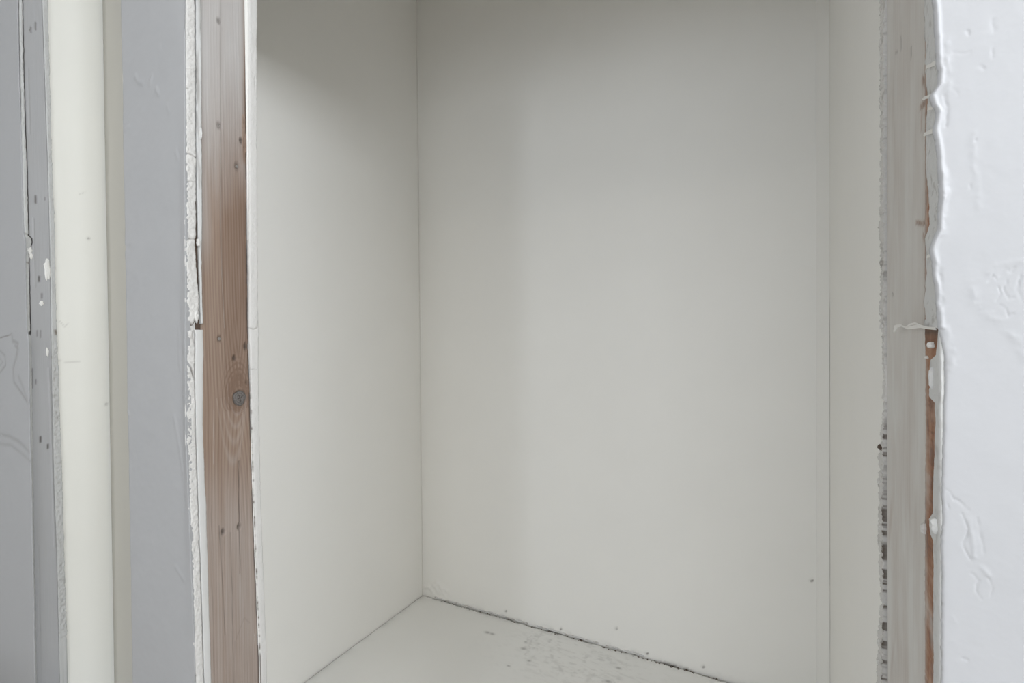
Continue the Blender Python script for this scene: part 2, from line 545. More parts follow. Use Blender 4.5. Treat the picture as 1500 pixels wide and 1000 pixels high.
def niche_extra(S, Z, H, D):
    for pts in ([(86, 528), (96, 530), (118, 530)], [(88, 470), (96, 478), (101, 474)], [(118, 284), (126, 281)]):
        d = line_dist(S, Z, [on_x(u, v, X2) for u, v in pts])
        D = np.maximum(D, 0.35 * np.exp(-(d / 0.0012) ** 2))
    return H, D


wall_recess_left = relief_wall('wall_recess_left', fn_n_left, YB2 - 0.012, YN + T, 0.0, HEAD_N, 0.003, 0.004, T, M['cream'], 0.0006, 61, cd, extra=niche_extra)
wall_recess_back = relief_wall('wall_recess_back', fn_n_back, X2 + 0.001, XP + 0.02, 0.0, HEAD_N, 0.02, 0.02, T, M['beige'], 0.0006, 62)

# ================================================================== LEFT JAMB
pl = lambda u, v: on_x(u, v, XL)
fn_jl = lambda s, z, h: (XL + h, s, z)
zj = zrange(0.46, 1.68, 0.0015)
rng = np.random.RandomState(4)

# front plasterboard edge
lA = edge_front(zj) + 0.0008 + 0.0009 * fbm(zj * 60, 0 * zj, 71)
rA_f = edge([(285.6, 0), (287, 130), (287.6, 345), (286, 351), (287, 373), (292, 440), (291.5, 468), (284, 478), (286, 490), (285.3, 550), (286.5, 620), (291, 760), (295, 870), (299, 1000)], pl)
rA = rA_f(zj) + 0.0007 * fbm(zj * 90, 0 * zj, 72)
S, Z = spread(lA, rA, zj, 16)
H = 0.0012 * fbm(S * 90, Z * 50, 73) + 0.0012 * fbm(S * 300, Z * 250, 74)
A01 = (S - S[:, :1]) / (S[:, -1:] - S[:, :1])
H -= 0.002 * np.exp(-A01 / 0.08) + 0.0015 * np.exp(-(1 - A01) / 0.08)
D = np.zeros(S.shape)
for pts, w, k in (([(272, 349), (286, 350), (289, 356)], .0012, .5), ([(273, 225), (280, 226), (290, 233)], .0008, .55), ([(271, 266), (287, 266)], .0007, .3),
                  ([(273, 530), (280, 538), (284, 552)], .0011, .8), ([(276, 474), (284, 480), (288, 470)], .0035, 1.0), ([(284, 480), (286, 500)], .0025, .9),
                  ([(272, 128), (277, 130)], .0010, .3)):
    d = line_dist(S, Z, [pl(u, v) for u, v in pts])
    H -= 0.004 * k * np.exp(-(d / w) ** 2)
    D = np.maximum(D, k * np.exp(-(d / w) ** 2))
zb0, zb1 = pl(275, 560)[1], pl(275, 355)[1]
pits = sstep(0.18, 0.42, fbm(S * 240, Z * 180, 75)) * sstep(zb0 - .02, zb0 + .02, Z) * (1 - sstep(zb1 - .03, zb1, Z)) * np.exp(-A01 / 0.4)
zb2 = pl(280, 690)[1]
pits = np.maximum(pits, sstep(0.25, 0.5, fbm(S * 200, Z * 110, 76)) * (1 - sstep(zb2 - .02, zb2, Z)) * np.exp(-A01 / 0.12) * 1.2)
H -= 0.0012 * pits
D = np.maximum(D, 0.65 * pits)
gA = sheet('gypsum_edge', fn_jl, S, Z, H, 0.004, M['gypsum'], wall_middle, False, {'dirt': D})
gA['label'] = 'broken white plasterboard edge on the room side'
blob('plaster_chip', fn_jl, *pl(290.5, 356), 0.0030, 0.0065, 0.0035, 'gypsum', wall_middle, 3)
blob('plaster_chip', fn_jl, *pl(287.5, 464), 0.0030, 0.010, 0.0030, 'gypsum', wall_middle, 5)
blob('plaster_chip', fn_jl, *pl(279, 487), 0.0022, 0.005, 0.0018, 'gypsum', wall_middle, 6)
blob('paint_flake', fn_jl, *pl(294, 195), 0.0012, 0.010, 0.0030, 'film', wall_middle, 8)

# strips of caulk and paint lapping from the plasterboard on to the stud
zt = zj[zj > pl(295, 474)[1]]
lB = edge([(288.3, 0), (288.9, 240), (291.5, 350), (293.4, 400), (295.2, 474)], pl)(zt) + 0.0004 * fbm(zt * 110, 0 * zt, 81)
rB = edge([(295.5, 0), (296.5, 240), (297, 330), (296, 380), (298, 474)], pl)(zt) + 0.0005 * fbm(zt * 70, 0 * zt, 82)
S, Z = spread(lB, np.maximum(rB, lB + .0012), zt, 6)
o = sheet('caulk_strip', fn_jl, S, Z, -0.002 + 0.0006 * fbm(S * 200, Z * 120, 83), 0.006, M['gypsum_grey'], wall_middle, False, {'dirt': 0.45 * sstep(0.0, 0.5, fbm(S * 150, Z * 14, 84))})
zb = zj[zj < pl(295, 482)[1]]
lB = rA_f(zb) + 0.0013
lB = np.minimum(lB, edge([(288, 480), (287.5, 560), (289, 640), (293.5, 760), (301, 1000)], pl)(zb))
lB = np.maximum(lB, rA_f(zb) + 0.0011)
rB = edge([(299, 470), (300, 520), (299, 620), (301, 680), (304, 740), (308, 880), (311.5, 1000)], pl)(zb) + 0.0007 * fbm(zb * 22, 0 * zb, 85) + 0.0003 * fbm(zb * 150, 0 * zb, 86)
S, Z = spread(lB, rB, zb, 12)
A01 = (S - S[:, :1]) / (S[:, -1:] - S[:, :1])
o = sheet('caulk_strip', fn_jl, S, Z, -0.0005 - 0.0032 * A01 ** 1.6 + 0.0004 * fbm(S * 90, Z * 40, 87), 0.008, M['film'], wall_middle, False, {'dirt': 0.3 * np.exp(-(1 - A01) / .08)})
o['label'] = 'smooth grey-white caulk strip lapping on to the stud'
boxes('shadow_gap', [(XL - 0.036, YF + T * 1.05, 0, XL - 0.0075, pl(300, 500)[0] + 0.004, HEAD)], M['dark'], wall_middle)

# back plasterboard edge
lC_f = edge([(364.5, 0), (365, 240), (366, 480), (368, 560), (369.5, 620), (373, 740), (378, 870), (384, 1000)], pl)
rC_f = edge([(378, 0), (377, 60), (377.5, 280), (378.2, 455), (380.2, 490), (379, 530), (380, 600), (383, 740), (387, 850), (393, 1000)], pl)
lC = lC_f(zj) + 0.0008 * fbm(zj * 80, 0 * zj, 91) * sstep(-0.2, 0.3, fbm(zj * 9, 0 * zj, 92))
rC = rC_f(zj) + 0.0005 * fbm(zj * 70, 0 * zj, 93)
S, Z = spread(lC, rC, zj, 14)
A01 = (S - S[:, :1]) / (S[:, -1:] - S[:, :1])
H = 0.0008 * fbm(S * 120, Z * 60, 94) + 0.0005 * fbm(S * 300, Z * 250, 95) - 0.0018 * np.exp(-A01 / .06) - 0.0015 * np.exp(-(1 - A01) / .06)
D = np.zeros(S.shape)
for pts, w, k in (([(366, 480), (371, 482), (377, 480)], .0009, .45), ([(377.5, 470), (377, 480)], .0008, .5), ([(367, 540), (376, 541)], .0006, .3), ([(373, 110), (374, 140)], .0005, .3)):
    d = line_dist(S, Z, [pl(u, v) for u, v in pts])
    H -= 0.003 * k * np.exp(-(d / w) ** 2)
    D = np.maximum(D, k * np.exp(-(d / w) ** 2))
D = np.maximum(D, 0.85 * np.exp(-A01 / .05) * sstep(-.2, .5, fbm(S * 40, Z * 170, 96)) * (1 - sstep(pl(372, 640)[1], pl(372, 520)[1], Z)))
gC = sheet('gypsum_edge', fn_jl, S, Z, H, 0.036, M['gypsum'], wall_alcove_front, False, {'dirt': D})
gC['label'] = 'clean white plasterboard edge on the alcove side'

# the stud itself
stud = thing('wood_stud', 'weathered brown pine stud with a dark round knot, left of the alcove', 'stud', (XL - 0.02, (YF + YB) / 2, 0))
INV = Matrix.Translation(-stud.location)


def stud_child(o, root):
    o.parent = root
    o.matrix_parent_inverse = Matrix.Translation(-root.location)
    return o


ls = edge([(295, 0), (296, 240), (297, 470), (297, 600), (300, 740), (308, 1000)], pl)(zj)
rs = edge([(362.5, 0), (363, 240), (365, 480), (367.2, 560), (368.5, 620), (372, 740), (377, 870), (382.5, 1000)], pl)(zj) + 0.0006 * fbm(zj * 45, 0 * zj, 101)
S, Z = spread(ls, rs, zj, 76)
ks, kz = pl(353, 583)
Ws = S[:, -1:] - S[:, :1]
A01 = (S - S[:, :1]) / Ws
wob = 0.0025 * fbm(S * 12, Z * 3, 102, 3) + 0.0008 * fbm(S * 60, Z * 8, 103)
# growth rings: straight up the board, bowed round the knot, arches below it
# growth rings: straight up the board, drawn round the knot into a long oval
dzk = (Z - kz) / np.where(Z > kz, 0.085, 0.13)
push = 0.020 * np.exp(-np.abs(dzk) ** 1.5)
side = (S - ks + wob)
bow = side + np.sign(side) * 0 - push * np.exp(-np.abs(side) / 0.030) * np.where(side > 0, -1, 1)
phase = bow * 190
ring = 0.5 + 0.5 * np.sin(2 * np.pi * (phase + 0.5 * fbm(S * 9, Z * 1.6, 104)))
far = 0.5 + 0.5 * fbm(S * 350, Z * 5, 105, 3)
grain = 0.20 + 0.32 * ring ** 1.6 + 0.38 * far
# arches hanging below the knot
arch = np.zeros(S.shape)
for k, (dv, w_) in enumerate(((24, 11), (42, 15), (64, 18), (92, 21))):
    cs, cz = pl(349 - k * 2, 583 + dv)
    a_ = abs(pl(349 - w_, 583)[0] - pl(349, 583)[0])
    prof = cz + (kz - cz) * 0.9 * np.clip(np.abs(S - cs + wob) / a_, 0, 1.6) ** 2.2
    arch = np.maximum(arch, np.exp(-((Z - prof) / (0.004 + 0.002 * k)) ** 2) * (Z < kz + 0.005) * (np.abs(S - cs) < a_ * 1.15))
split = edge([(325, 0), (325, 330), (327, 400), (331, 480), (331, 560), (330, 640), (335, 760), (345, 900), (350, 1000)], pl)(Z)
right_half = sstep(-0.001, 0.0015, S - split)
grain += 0.26 * right_half * sstep(pl(330, 640)[1], pl(330, 540)[1], Z) - 0.10 * arch
ringk = np.hypot((S - ks), (Z - kz) * 0.72)
grain += 0.35 * np.exp(-((ringk - 0.0185) / 0.004) ** 2) * (0.5 + 0.5 * np.sin(ringk * 2600))
er = np.hypot((S - ks) * np.where(S < ks, 1.0, 1.5), (Z - kz) * np.where(Z > kz, 0.50, 0.95)) + 0.0012 * fbm(S * 60, Z * 40, 111)
lines = (0.5 + 0.5 * np.sin(2 * np.pi * er / 0.0052)) ** 3
grain += 0.55 * lines * np.exp(-((er - 0.024) / 0.011) ** 2) * (Z > kz - 0.02)
grain += 0.30 * np.exp(-((er - 0.019) / 0.006) ** 2)
warm = np.exp(-((S - rs[:, None]) / 0.018) ** 2) * sstep(pl(350, 520)[1], pl(350, 420)[1], Z) * (1 - sstep(pl(350, 330)[1], pl(350, 240)[1], Z))
grain += 0.25 * warm
# paint wash left on the upper part and along the left side, thin greyed area low down
z_hi, z_lo = pl(325, 60)[1], pl(325, 330)[1]
cover = 0.92 * sstep(z_lo, z_hi, Z + 0.05 * fbm(S * 40, Z * 6, 106) - 0.05 * (A01 - 0.5)) ** 0.75
cover = np.maximum(cover, (0.60 - 2.2 * A01) * sstep(pl(300, 420)[1], pl(300, 330)[1], Z))
zg = pl(330, 690)[1]
cover = np.maximum(cover, 0.30 * (1 - sstep(zg - .12, zg + .06, Z)) + 0.13 * arch)
cover = cover + 0.16 * fbm(S * 60, Z * 5, 107) * sstep(0.02, 0.3, cover)
bare = np.exp(-(1 - A01) * Ws / 0.0045) * 1.3 * sstep(pl(360, 245)[1], pl(360, 225)[1], Z)
cover = np.clip(cover - bare, 0, 1)
hole = np.zeros(S.shape)
H = -0.0035 + 0.0004 * fbm(S * 30, Z * 4, 108) - 0.0005 * grain
H -= 0.0010 * right_half * sstep(pl(330, 640)[1], pl(330, 500)[1], Z)
for pts, w, k in (([(325, 60), (325, 330), (327, 400), (331, 480)], .0006, -.35), ([(352, 675), (352, 720), (353.5, 800), (354, 840)], .0006, .75),
                  ([(323, 770), (325, 800), (328, 850), (332, 930)], .0006, .5), ([(340, 780), (342, 850), (344, 990)], .0006, .45),
                  ([(315, 600), (315, 680)], .0005, -.3), ([(345, 1000), (347, 940), (360, 905), (368, 912)], .0012, .13), ([(312, 740), (313, 840), (316, 990)], .0005, .3)):
    d = line_dist(S, Z, [pl(u, v) for u, v in pts])
    g = np.exp(-(d / w) ** 2)
    if k > 0:
        hole = np.maximum(hole, k * g)
        H -= 0.002 * k * g
    else:
        cover = np.maximum(cover, -k * 1.6 * g)
dents = [(323, 30, 3.2, .6), (323, 183, 3.4, .6), (350, 243, 4, .6), (324, 496, 3.2, .7), (346, 524, 2.6, 1.), (329, 779, 3, 1.), (352.5, 771, 2.8, 1.),
         (363, 507, 3.5, 1.), (356, 205, 2.6, .95), (364, 560, 2, .6)]
for u, v, r, k in dents:
    cs, cz = pl(u, v)
    w = abs(pl(u + r, v)[0] - cs)
    g = np.exp(-(((S - cs) / w) ** 2 + ((Z - cz) / (w * 1.5)) ** 2) ** 1.5)
    hole = np.maximum(hole, k * g * (0.75 + 0.25 * fbm(S * 500, Z * 500, 109)))
    H -= 0.0035 * k * g
knot_d = np.hypot(S - ks, (Z - kz) * 0.9)
H -= 0.002 * np.exp(-(knot_d / 0.0135) ** 6)
hole = np.maximum(hole, 0.5 * np.exp(-((knot_d - 0.0128) / 0.0016) ** 2))
hole = np.maximum(hole, 0.95 * np.exp(-((1 - A01) * Ws / 0.0021) ** 2) * sstep(-0.6, 0.1, fbm(S * 20, Z * 40, 110)))
hole = np.maximum(hole, 0.30 * np.exp(-A01 * Ws / 0.003) * (Z > pl(295, 476)[1]))
face = sheet('board', fn_jl, S, Z, H, 0.038, M['wood_left'], None, False, {'grain': grain, 'cover': cover, 'hole': hole})
stud_child(face, stud)
# knot: a domed oval plug with radial cracks
a_ = np.linspace(0, 2 * np.pi, 40)[:-1]
vs, fs, gr, ho = [], [], [], []
nr_ = 9
for i in range(nr_):
    k = i / (nr_ - 1)
    for t in a_:
        rr = 0.0122 * k * (1 + 0.05 * math.sin(3 * t) + 0.04 * math.sin(5 * t + 1))
        vs.append((XL - 0.0028 - 0.0016 * k ** 3, ks + rr * math.cos(t), kz + rr * 1.12 * math.sin(t)))
        gr.append(0.45 + 0.45 * math.sin(k * 21 + 1.5 * math.sin(2 * t)) + 0.2 * math.sin(13 * t))
        ho.append(1.0 if k < 0.62 and min(abs((t - q + math.pi) % (2 * math.pi) - math.pi) for q in (0.5, 2.0, 3.3, 4.9)) < 0.11 / max(k, .15) * .35 else (0.4 if k > .93 else 0))
n_ = len(a_)
for i in range(nr_ - 1):
    for j in range(n_):
        fs.append((i * n_ + j, i * n_ + (j + 1) % n_, (i + 1) * n_ + (j + 1) % n_, (i + 1) * n_ + j))
fs.append(tuple(range(n_))[::-1])
base = len(vs)
for t in a_:
    vs.append((XL - 0.012, ks + 0.0122 * math.cos(t), kz + 0.0137 * math.sin(t)))
    gr.append(.5)
    ho.append(0)
for j in range(n_):
    fs.append(((nr_ - 1) * n_ + j, (nr_ - 1) * n_ + (j + 1) % n_, base + (j + 1) % n_, base + j))
me = bpy.data.meshes.new('knot')
me.from_pydata(vs, [], fs)
for nm, arr in (('grain', gr), ('hole', ho), ('cover', [0.0] * len(vs))):
    at = me.attributes.new(nm, 'FLOAT', 'POINT')
    at.data.foreach_set('value', np.clip(arr, 0, 1).astype(np.float32))
o = stud_child(link('knot', me, M['knot']), stud)
o['label'] = 'dark grey round knot with star cracks'
for (u, v, r, k) in ((323, 30, 2.4, 0), (323, 183, 2.6, 0), (350, 243, 3.0, 0), (324, 496, 2.6, 0)):
    y, z = pl(u, v)
    stud_child(nail(None, (XL - 0.0062, y, z), (1, 0, 0), 0.0028), stud)
# splinters on the bare right edge
rs_ = np.random.RandomState(9)
for k in range(11):
    u, v = 357 + 5.5 * rs_.rand(), 150 + 75 * rs_.rand()
    y, z = pl(u, v)
    L, w = 0.014 + 0.02 * rs_.rand(), 0.0006 + 0.0004 * rs_.rand()
    vs = [(XL - .005, y - w, z), (XL - .005, y + w, z), (XL - .0022, y, z + .1 * L), (XL - .0035, y + w, z + L), (XL - .0045, y - .2 * w, z + L), (XL - .006, y, z + .4 * L)]
    me = bpy.data.meshes.new('splinter')
    me.from_pydata(vs, [], [(0, 1, 2), (2, 1, 3), (0, 2, 4), (2, 3, 4), (0, 5, 1), (1, 5, 3), (0, 4, 5), (3, 5, 4)])
    for nm, val in (('grain', .25 + .3 * rs_.rand()), ('hole', 0), ('cover', 0)):
        at = me.attributes.new(nm, 'FLOAT', 'POINT')
        at.data.foreach_set('value', np.full(len(vs), val, np.float32))
    stud_child(link('splinter', me, M['wood_left']), stud)
boxes('shadow_gap', [(XL - 0.036, lC_f(1.07) - 0.006, 0, XL - 0.0085, lC_f(1.07) + 0.003, HEAD)], M['dark'], wall_alcove_front)

# ================================================================== RIGHT JAMB AND FRONT WALL
pr = lambda u, v: on_x(u, v, XR)
pf = lambda u, v: on_y(u, v, YR)
fn_jr = lambda s, z, h: (XR - h, s, z)
fn_fr = lambda s, z, h: (s, YR - h, z)
zr = zrange(0.69, 1.42, 0.0009)
z_brk = pf(1375, 482)[1]

# front wall: painted, hand-trowelled plasterboard with a torn left edge
lip = edge([(1366, 0), (1368, 30), (1370, 55), (1371, 90), (1375, 105), (1373, 125), (1362, 140), (1364, 150), (1372, 165), (1366, 190), (1370, 205), (1374, 240),
            (1376, 290), (1374, 305), (1374, 335), (1366, 352), (1362, 365), (1366, 385), (1366, 400), (1370, 420), (1374, 478), (1376, 484), (1384, 520), (1385, 560),
            (1383, 600), (1381, 680), (1380, 720), (1381, 760), (1379, 800), (1380, 900), (1379, 1000)], pf)
lf = lip(zr) + 0.0004 * fbm(zr * 130, 0 * zr, 201) + 0.0003 * fbm(zr * 500, 0 * zr, 202)
cols = np.concatenate([np.linspace(0, 0.062, 120), [0.075, 0.10, 0.2, 0.5, 1.0]])
S = lf[:, None] + cols[None, :] * (ROOM_X1 - lf[:, None])
S[:, :120] = lf[:, None] + cols[None, :120]
Z = np.repeat(zr[:, None], S.shape[1], 1)
H = 0.0004 * fbm(S * 18, Z * 18, 203, 3) + 0.00009 * fbm(S * 160, Z * 160, 204, 3)
WS, WZ = 0.0011 * fbm(S * 190, Z * 190, 207), 0.0011 * fbm(S * 190, Z * 190, 208)
for pts, hh, w in (([(1448, 412), (1455, 403), (1462, 411), (1468, 402), (1474, 394), (1481, 399), (1486, 391)], -.0007, .0007),
                   ([(1474, 410), (1470, 424), (1478, 438), (1484, 436)], -.0007, .0007), ([(1496, 405), (1490, 422), (1496, 440)], -.0007, .0008),
                   ([(1455, 454), (1464, 446), (1472, 452), (1478, 464), (1484, 460)], -.0007, .0007), ([(1462, 420), (1466, 432), (1460, 440)], -.0006, .0006),
                   ([(1424, 415), (1427, 440), (1440, 455), (1465, 472), (1490, 500), (1502, 525)], .0006, .0016),
                   ([(1446, 400), (1460, 390), (1480, 384), (1500, 380)], .0005, .0014),
                   ([(1384, 716), (1392, 722), (1398, 732)], -.0007, .0006), ([(1402, 732), (1412, 740), (1418, 747)], -.0006, .0007),
                   ([(1410, 752), (1418, 775), (1411, 795), (1416, 812), (1424, 824)], -.0007, .0007), ([(1420, 760), (1426, 790), (1428, 815)], .0007, .0010),
                   ([(1432, 758), (1437, 790), (1442, 812)], -.0005, .0008), ([(1424, 840), (1434, 850), (1430, 865), (1436, 876)], -.0006, .0007),
                   ([(1446, 845), (1454, 858), (1450, 872)], -.0005, .0007), ([(1438, 832), (1448, 842)], .0006, .0010), ([(1386, 738), (1390, 745)], -.0008, .0006),
                   ([(1396, 78), (1408, 79), (1420, 77)], -.0005, .0007), ([(1417, 46), (1419, 50)], -.0006, .0010), ([(1455, 30), (1457, 45)], -.0004, .0012),
                   ([(1436, 96), (1442, 100)], -.0005, .0010), ([(1455, 72), (1456, 84)], -.0005, .0008), ([(1390, 128), (1404, 136)], -.0006, .0008),
                   ([(1426, 195), (1426, 240), (1432, 275), (1435, 312)], .0004, .0012), ([(1420, 271), (1421, 274)], -.0006, .0007), ([(1429, 205), (1430, 207)], -.0005, .0007),
                   ([(1384, 140), (1388, 165), (1386, 185)], -.0010, .0011), ([(1372, 390), (1378, 420), (1376, 470)], -.0016, .0014),
                   ([(1386, 60), (1388, 100), (1390, 130)], .0009, .0013), ([(1380, 250), (1387, 275), (1382, 300), (1384, 325), (1378, 345)], .0014, .0014),
                   ([(1388, 480), (1392, 510), (1398, 520), (1392, 540)], .0008, .0013), ([(1410, 964), (1416, 966)], -.0006, .0008), ([(1396, 905), (1400, 910)], .0006, .0009)):
    d = line_dist(S + WS, Z + WZ, [pf(u, v) for u, v in pts])
    H += 0.55 * hh * np.exp(-(d / (w * (1.0 if hh < 0 else 1.5))) ** 2) * np.clip(0.75 + 1.1 * fbm(S * 180, Z * 180, 205), 0, 1.6)
e_ = S - lf[:, None]
H += -0.0012 * np.exp(-e_ / 0.0007) + 0.0009 * np.exp(-((e_ - 0.002) / 0.0014) ** 2) * (Z > z_brk)
dd = 0.5 * sstep(0.15, 0.6, fbm(S * 300, Z * 260, 206)) * np.exp(-e_ / 0.0007)
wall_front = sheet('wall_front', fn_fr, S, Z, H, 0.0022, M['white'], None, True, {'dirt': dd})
boxes('wall_board', [(XR + 0.010, YR + 0.0024, 0, ROOM_X1, YR + T, HEAD)], M['gypsum_grey'], wall_front)
boxes('wall_alcove_right', [(XR + 0.045, YB - T, 0, ROOM_X1, YB - 0.0005, HEAD)], M['gypsum_grey'], None, True)

# plasterboard edge seen in the jamb: grey and crumbled; below the break it is thinner and bares the wood
zu = zr[zr > z_brk]
lE = np.full(zu.shape, YR + 0.0015)
rE_f = edge([(1351, 0), (1352.5, 60), (1352, 100), (1356, 140), (1354.5, 180), (1353, 240), (1357, 275), (1358.5, 300), (1358, 330), (1353.5, 350), (1354, 400), (1351, 440), (1351, 484)], pr)
rE = rE_f(zu) + 0.0007 * fbm(zu * 90, 0 * zu, 211)
S, Z = spread(lE, rE, zu, 26)
A01 = (S - S[:, :1]) / (S[:, -1:] - S[:, :1])
H = 0.0008 * fbm(S * 60, Z * 60, 212) + 0.0006 * fbm(S * 260, Z * 260, 213) - 0.0016 * A01 ** 4
D = 0.35 * sstep(0.25, 0.6, fbm(S * 200, Z * 200, 214)) + 0.5 * np.exp(-(1 - A01) / 0.04)
o = sheet('gypsum_edge', fn_jr, S, Z, H + 0.0005, 0.009, M['gypsum_grey'], wall_front, False, {'dirt': D}, flip=True)
o['label'] = 'crumbled grey plasterboard edge above the break'
zd = zr[zr < z_brk]
lE = np.full(zd.shape, YR + 0.0015)
rE_f2 = edge([(1374, 484), (1371, 520), (1362, 527), (1361, 545), (1366, 560), (1361, 570), (1361, 580), (1369, 590), (1370, 620), (1368, 680), (1367, 700), (1366, 752), (1360, 760), (1362, 780),
              (1366, 790), (1367, 830), (1367, 1000)], pr)
rE2 = rE_f2(zd) + 0.0005 * fbm(zd * 120, 0 * zd, 215)
S, Z = spread(lE, rE2, zd, 18)
A01 = (S - S[:, :1]) / (S[:, -1:] - S[:, :1])
H = 0.0006 * fbm(S * 90, Z * 60, 216) + 0.0005 * fbm(S * 260, Z * 260, 217) - 0.0018 * np.exp(-A01 / .1)
o = sheet('gypsum_edge', fn_jr, S, Z, H * 0.6 - 0.0001, 0.009, M['gypsum_grey'], wall_front, False, {'dirt': 0.22 * sstep(0.1, 0.6, fbm(S * 180, Z * 120, 218))}, flip=True)
o['label'] = 'thin grey plasterboard edge beside bare wood'

# stud of the right jamb
stud_r = thing('wood_stud', 'grey washed pine stud with a bare orange front edge, right of the alcove', 'stud', (XR + 0.02, (YR + YB) / 2, 0))
yw = edge([(1352, 0), (1352, 480), (1353, 560), (1352, 700), (1352, 1000)], pr)
lW = yw(zr) + 0.0008 * fbm(zr * 20, 0 * zr, 221)
rW = edge([(1297, 0), (1297, 500), (1297.5, 1000)], pr)(zr)
S, Z = spread(lW, rW, zr, 84)
A01 = (S - S[:, :1]) / (S[:, -1:] - S[:, :1])
grain = 0.40 + 0.40 * fbm(S * 220, Z * 8, 222, 3) + 0.2 * np.sin(2 * np.pi * (S * 130 + fbm(S * 15, Z * 3, 223)))
low = 1 - sstep(pr(1325, 700)[1], pr(1325, 430)[1], Z)
cover = 0.80 - 0.22 * low * sstep(-.35, .3, fbm(S * 26, Z * 9, 224)) + 0.30 * fbm(S * 45, Z * 14, 225) + 0.12 * low
slant = vnoise((S + Z * 0.45) * 60, Z * 9, 226)
cover -= 0.30 * sstep(0.62, 0.95, slant) * (1 - sstep(pr(1300, 740)[1], pr(1300, 640)[1], Z)) * sstep(0.55, 0.9, A01)
cover -= 0.55 * np.exp(-A01 / 0.05) * sstep(-.3, .4, fbm(S * 10, Z * 30, 227)) * (Z > z_brk)
cover = np.maximum(cover, 0.95 * np.exp(-(1 - A01) / 0.05) * (1 - low))
hole = np.zeros(S.shape)
H = -0.0015 + 0.0004 * fbm(S * 30, Z * 8, 228)
for pts, w, k in (([(1316, 56), (1316.5, 72)], .0016, .75), ([(1331, 72), (1331, 84)], .0016, .7), ([(1308, 78), (1312, 76)], .0012, .3), ([(1304, 430), (1305, 432)], .0012, .6)):
    d = line_dist(S, Z, [pr(u, v) for u, v in pts])
    hole = np.maximum(hole, k * np.exp(-(d / w) ** 2))
    H -= 0.002 * k * np.exp(-(d / w) ** 2)
for pts, w in (([(1344, 158), (1350, 152), (1354, 148)], .0022), ([(1347, 118), (1352, 122)], .0028), ([(1338, 326), (1348, 328), (1356, 322)], .0018), ([(1346, 160), (1345, 190)], .0016), ([(1348, 345), (1350, 352)], .002)):
    d = line_dist(S, Z, [pr(u, v) for u, v in pts])
    g = np.exp(-(d / w) ** 2)
    cover -= 1.0 * g
    grain += 0.45 * g
    H -= 0.001 * g
face = sheet('board', fn_jr, S, Z, H, 0.039, M['wood_right'], None, False, {'grain': grain, 'cover': cover, 'hole': hole}, flip=True)
stud_child(face, stud_r)
# bare wood in front of it, where the plasterboard has come away
lS = np.full(zr.shape, YR + T * 0.25)
rS = lW - 0.0004
S, Z = spread(lS, rS, zr, 34)
A01 = (S - S[:, :1]) / (S[:, -1:] - S[:, :1])
grain = 0.55 + 0.75 * fbm(S * 130, Z * 40, 231, 4) + 0.45 * fbm(S * 60, Z * 330, 232)
cover = 0.42 * sstep(0.72, 1.0, A01 + 0.10 * fbm(S * 40, Z * 25, 233)) + 0.55 * sstep(-.05, .55, fbm(S * 25, Z * 22, 234)) * sstep(z_brk + .005, z_brk - .07, Z)
cover += 0.35 * sstep(pr(1360, 800)[1], pr(1360, 900)[1], Z) * sstep(-.4, .4, fbm(S * 25, Z * 30, 235))
cover -= 0.5 * np.exp(-((Z - pr(1362, 500)[1]) / 0.012) ** 2)
hole = 0.75 * np.exp(-np.abs(Z - (z_brk - 0.0015)) / 0.004) * (Z < z_brk + .002) + 0.25 * sstep(.35, .7, fbm(S * 120, Z * 60, 236))
H = -0.0011 + 0.0004 * fbm(S * 60, Z * 30, 237) + 0.0003 * fbm(S * 60, Z * 400, 238)
o = sheet('bare_edge', fn_jr, S, Z, H, 0.009, M['wood_bare'], None, False, {'grain': grain, 'cover': cover, 'hole': hole}, flip=True)
stud_child(o, stud_r)
o['label'] = 'bare orange-brown wood along the front edge'

# alcove-side plasterboard edge: thin, ragged, crumbs and dark gaps
rD = edge([(1290.5, 0), (1290, 100), (1291, 250), (1289.5, 340), (1291, 420), (1290, 450), (1293, 500), (1296, 600), (1291, 650), (1288, 665), (1289, 700), (1287.5, 780), (1289, 820), (1291, 880), (1287, 960), (1286, 1000)], pr)
lD = edge([(1296.5, 0), (1296, 300), (1296.5, 500), (1297.5, 560), (1296.5, 620), (1295, 700), (1294.5, 800), (1295, 900), (1294, 1000)], pr)
rz = rD(zr) + 0.004 * fbm(zr * 110, 0 * zr, 241) + 0.003 * fbm(zr * 420, 0 * zr, 242)
lz = lD(zr) + 0.0012 * fbm(zr * 160, 0 * zr, 243)
S, Z = spread(lz, np.maximum(rz, lz + 0.002), zr, 12)
A01 = (S - S[:, :1]) / (S[:, -1:] - S[:, :1])
H = 0.0016 * fbm(S * 60, Z * 220, 244) + 0.0015 * fbm(S * 200, Z * 520, 245) + 0.0008
low = 1 - sstep(pr(1295, 640)[1], pr(1295, 600)[1], Z)
D = 0.25 * sstep(0.2, .5, fbm(S * 80, Z * 260, 246)) + low * 0.95 * np.exp(-(A01 / .20) ** 2) * sstep(-.15, .25, fbm(S * 160, Z * 210, 247, 4) + 0.22 * fbm(0 * S, Z * 37, 249))
D = np.maximum(D, 0.6 * sstep(.25, .45, fbm(S * 30, Z * 90, 248)) * np.exp(-((Z - pr(1295, 385)[1]) / .02) ** 2))
o = sheet('gypsum_edge', fn_jr, S, Z, H, 0.012, M['gypsum'], wall_right, False, {'dirt': D}, flip=True)
o['label'] = 'thin ragged plasterboard edge with crumbs'
boxes('jamb_board', [(XR + 0.0125, YB, 0, XCR + T, YB + 0.0125, HEAD), (XR + 0.006, YB - 0.045, 0, XR + 0.03, YB - 0.0005, HEAD)], M['dark'], wall_right)
blob('plaster_crumb', fn_jr, *pr(1292, 456), 0.006, 0.003, 0.002, 'gypsum', wall_right, 21)
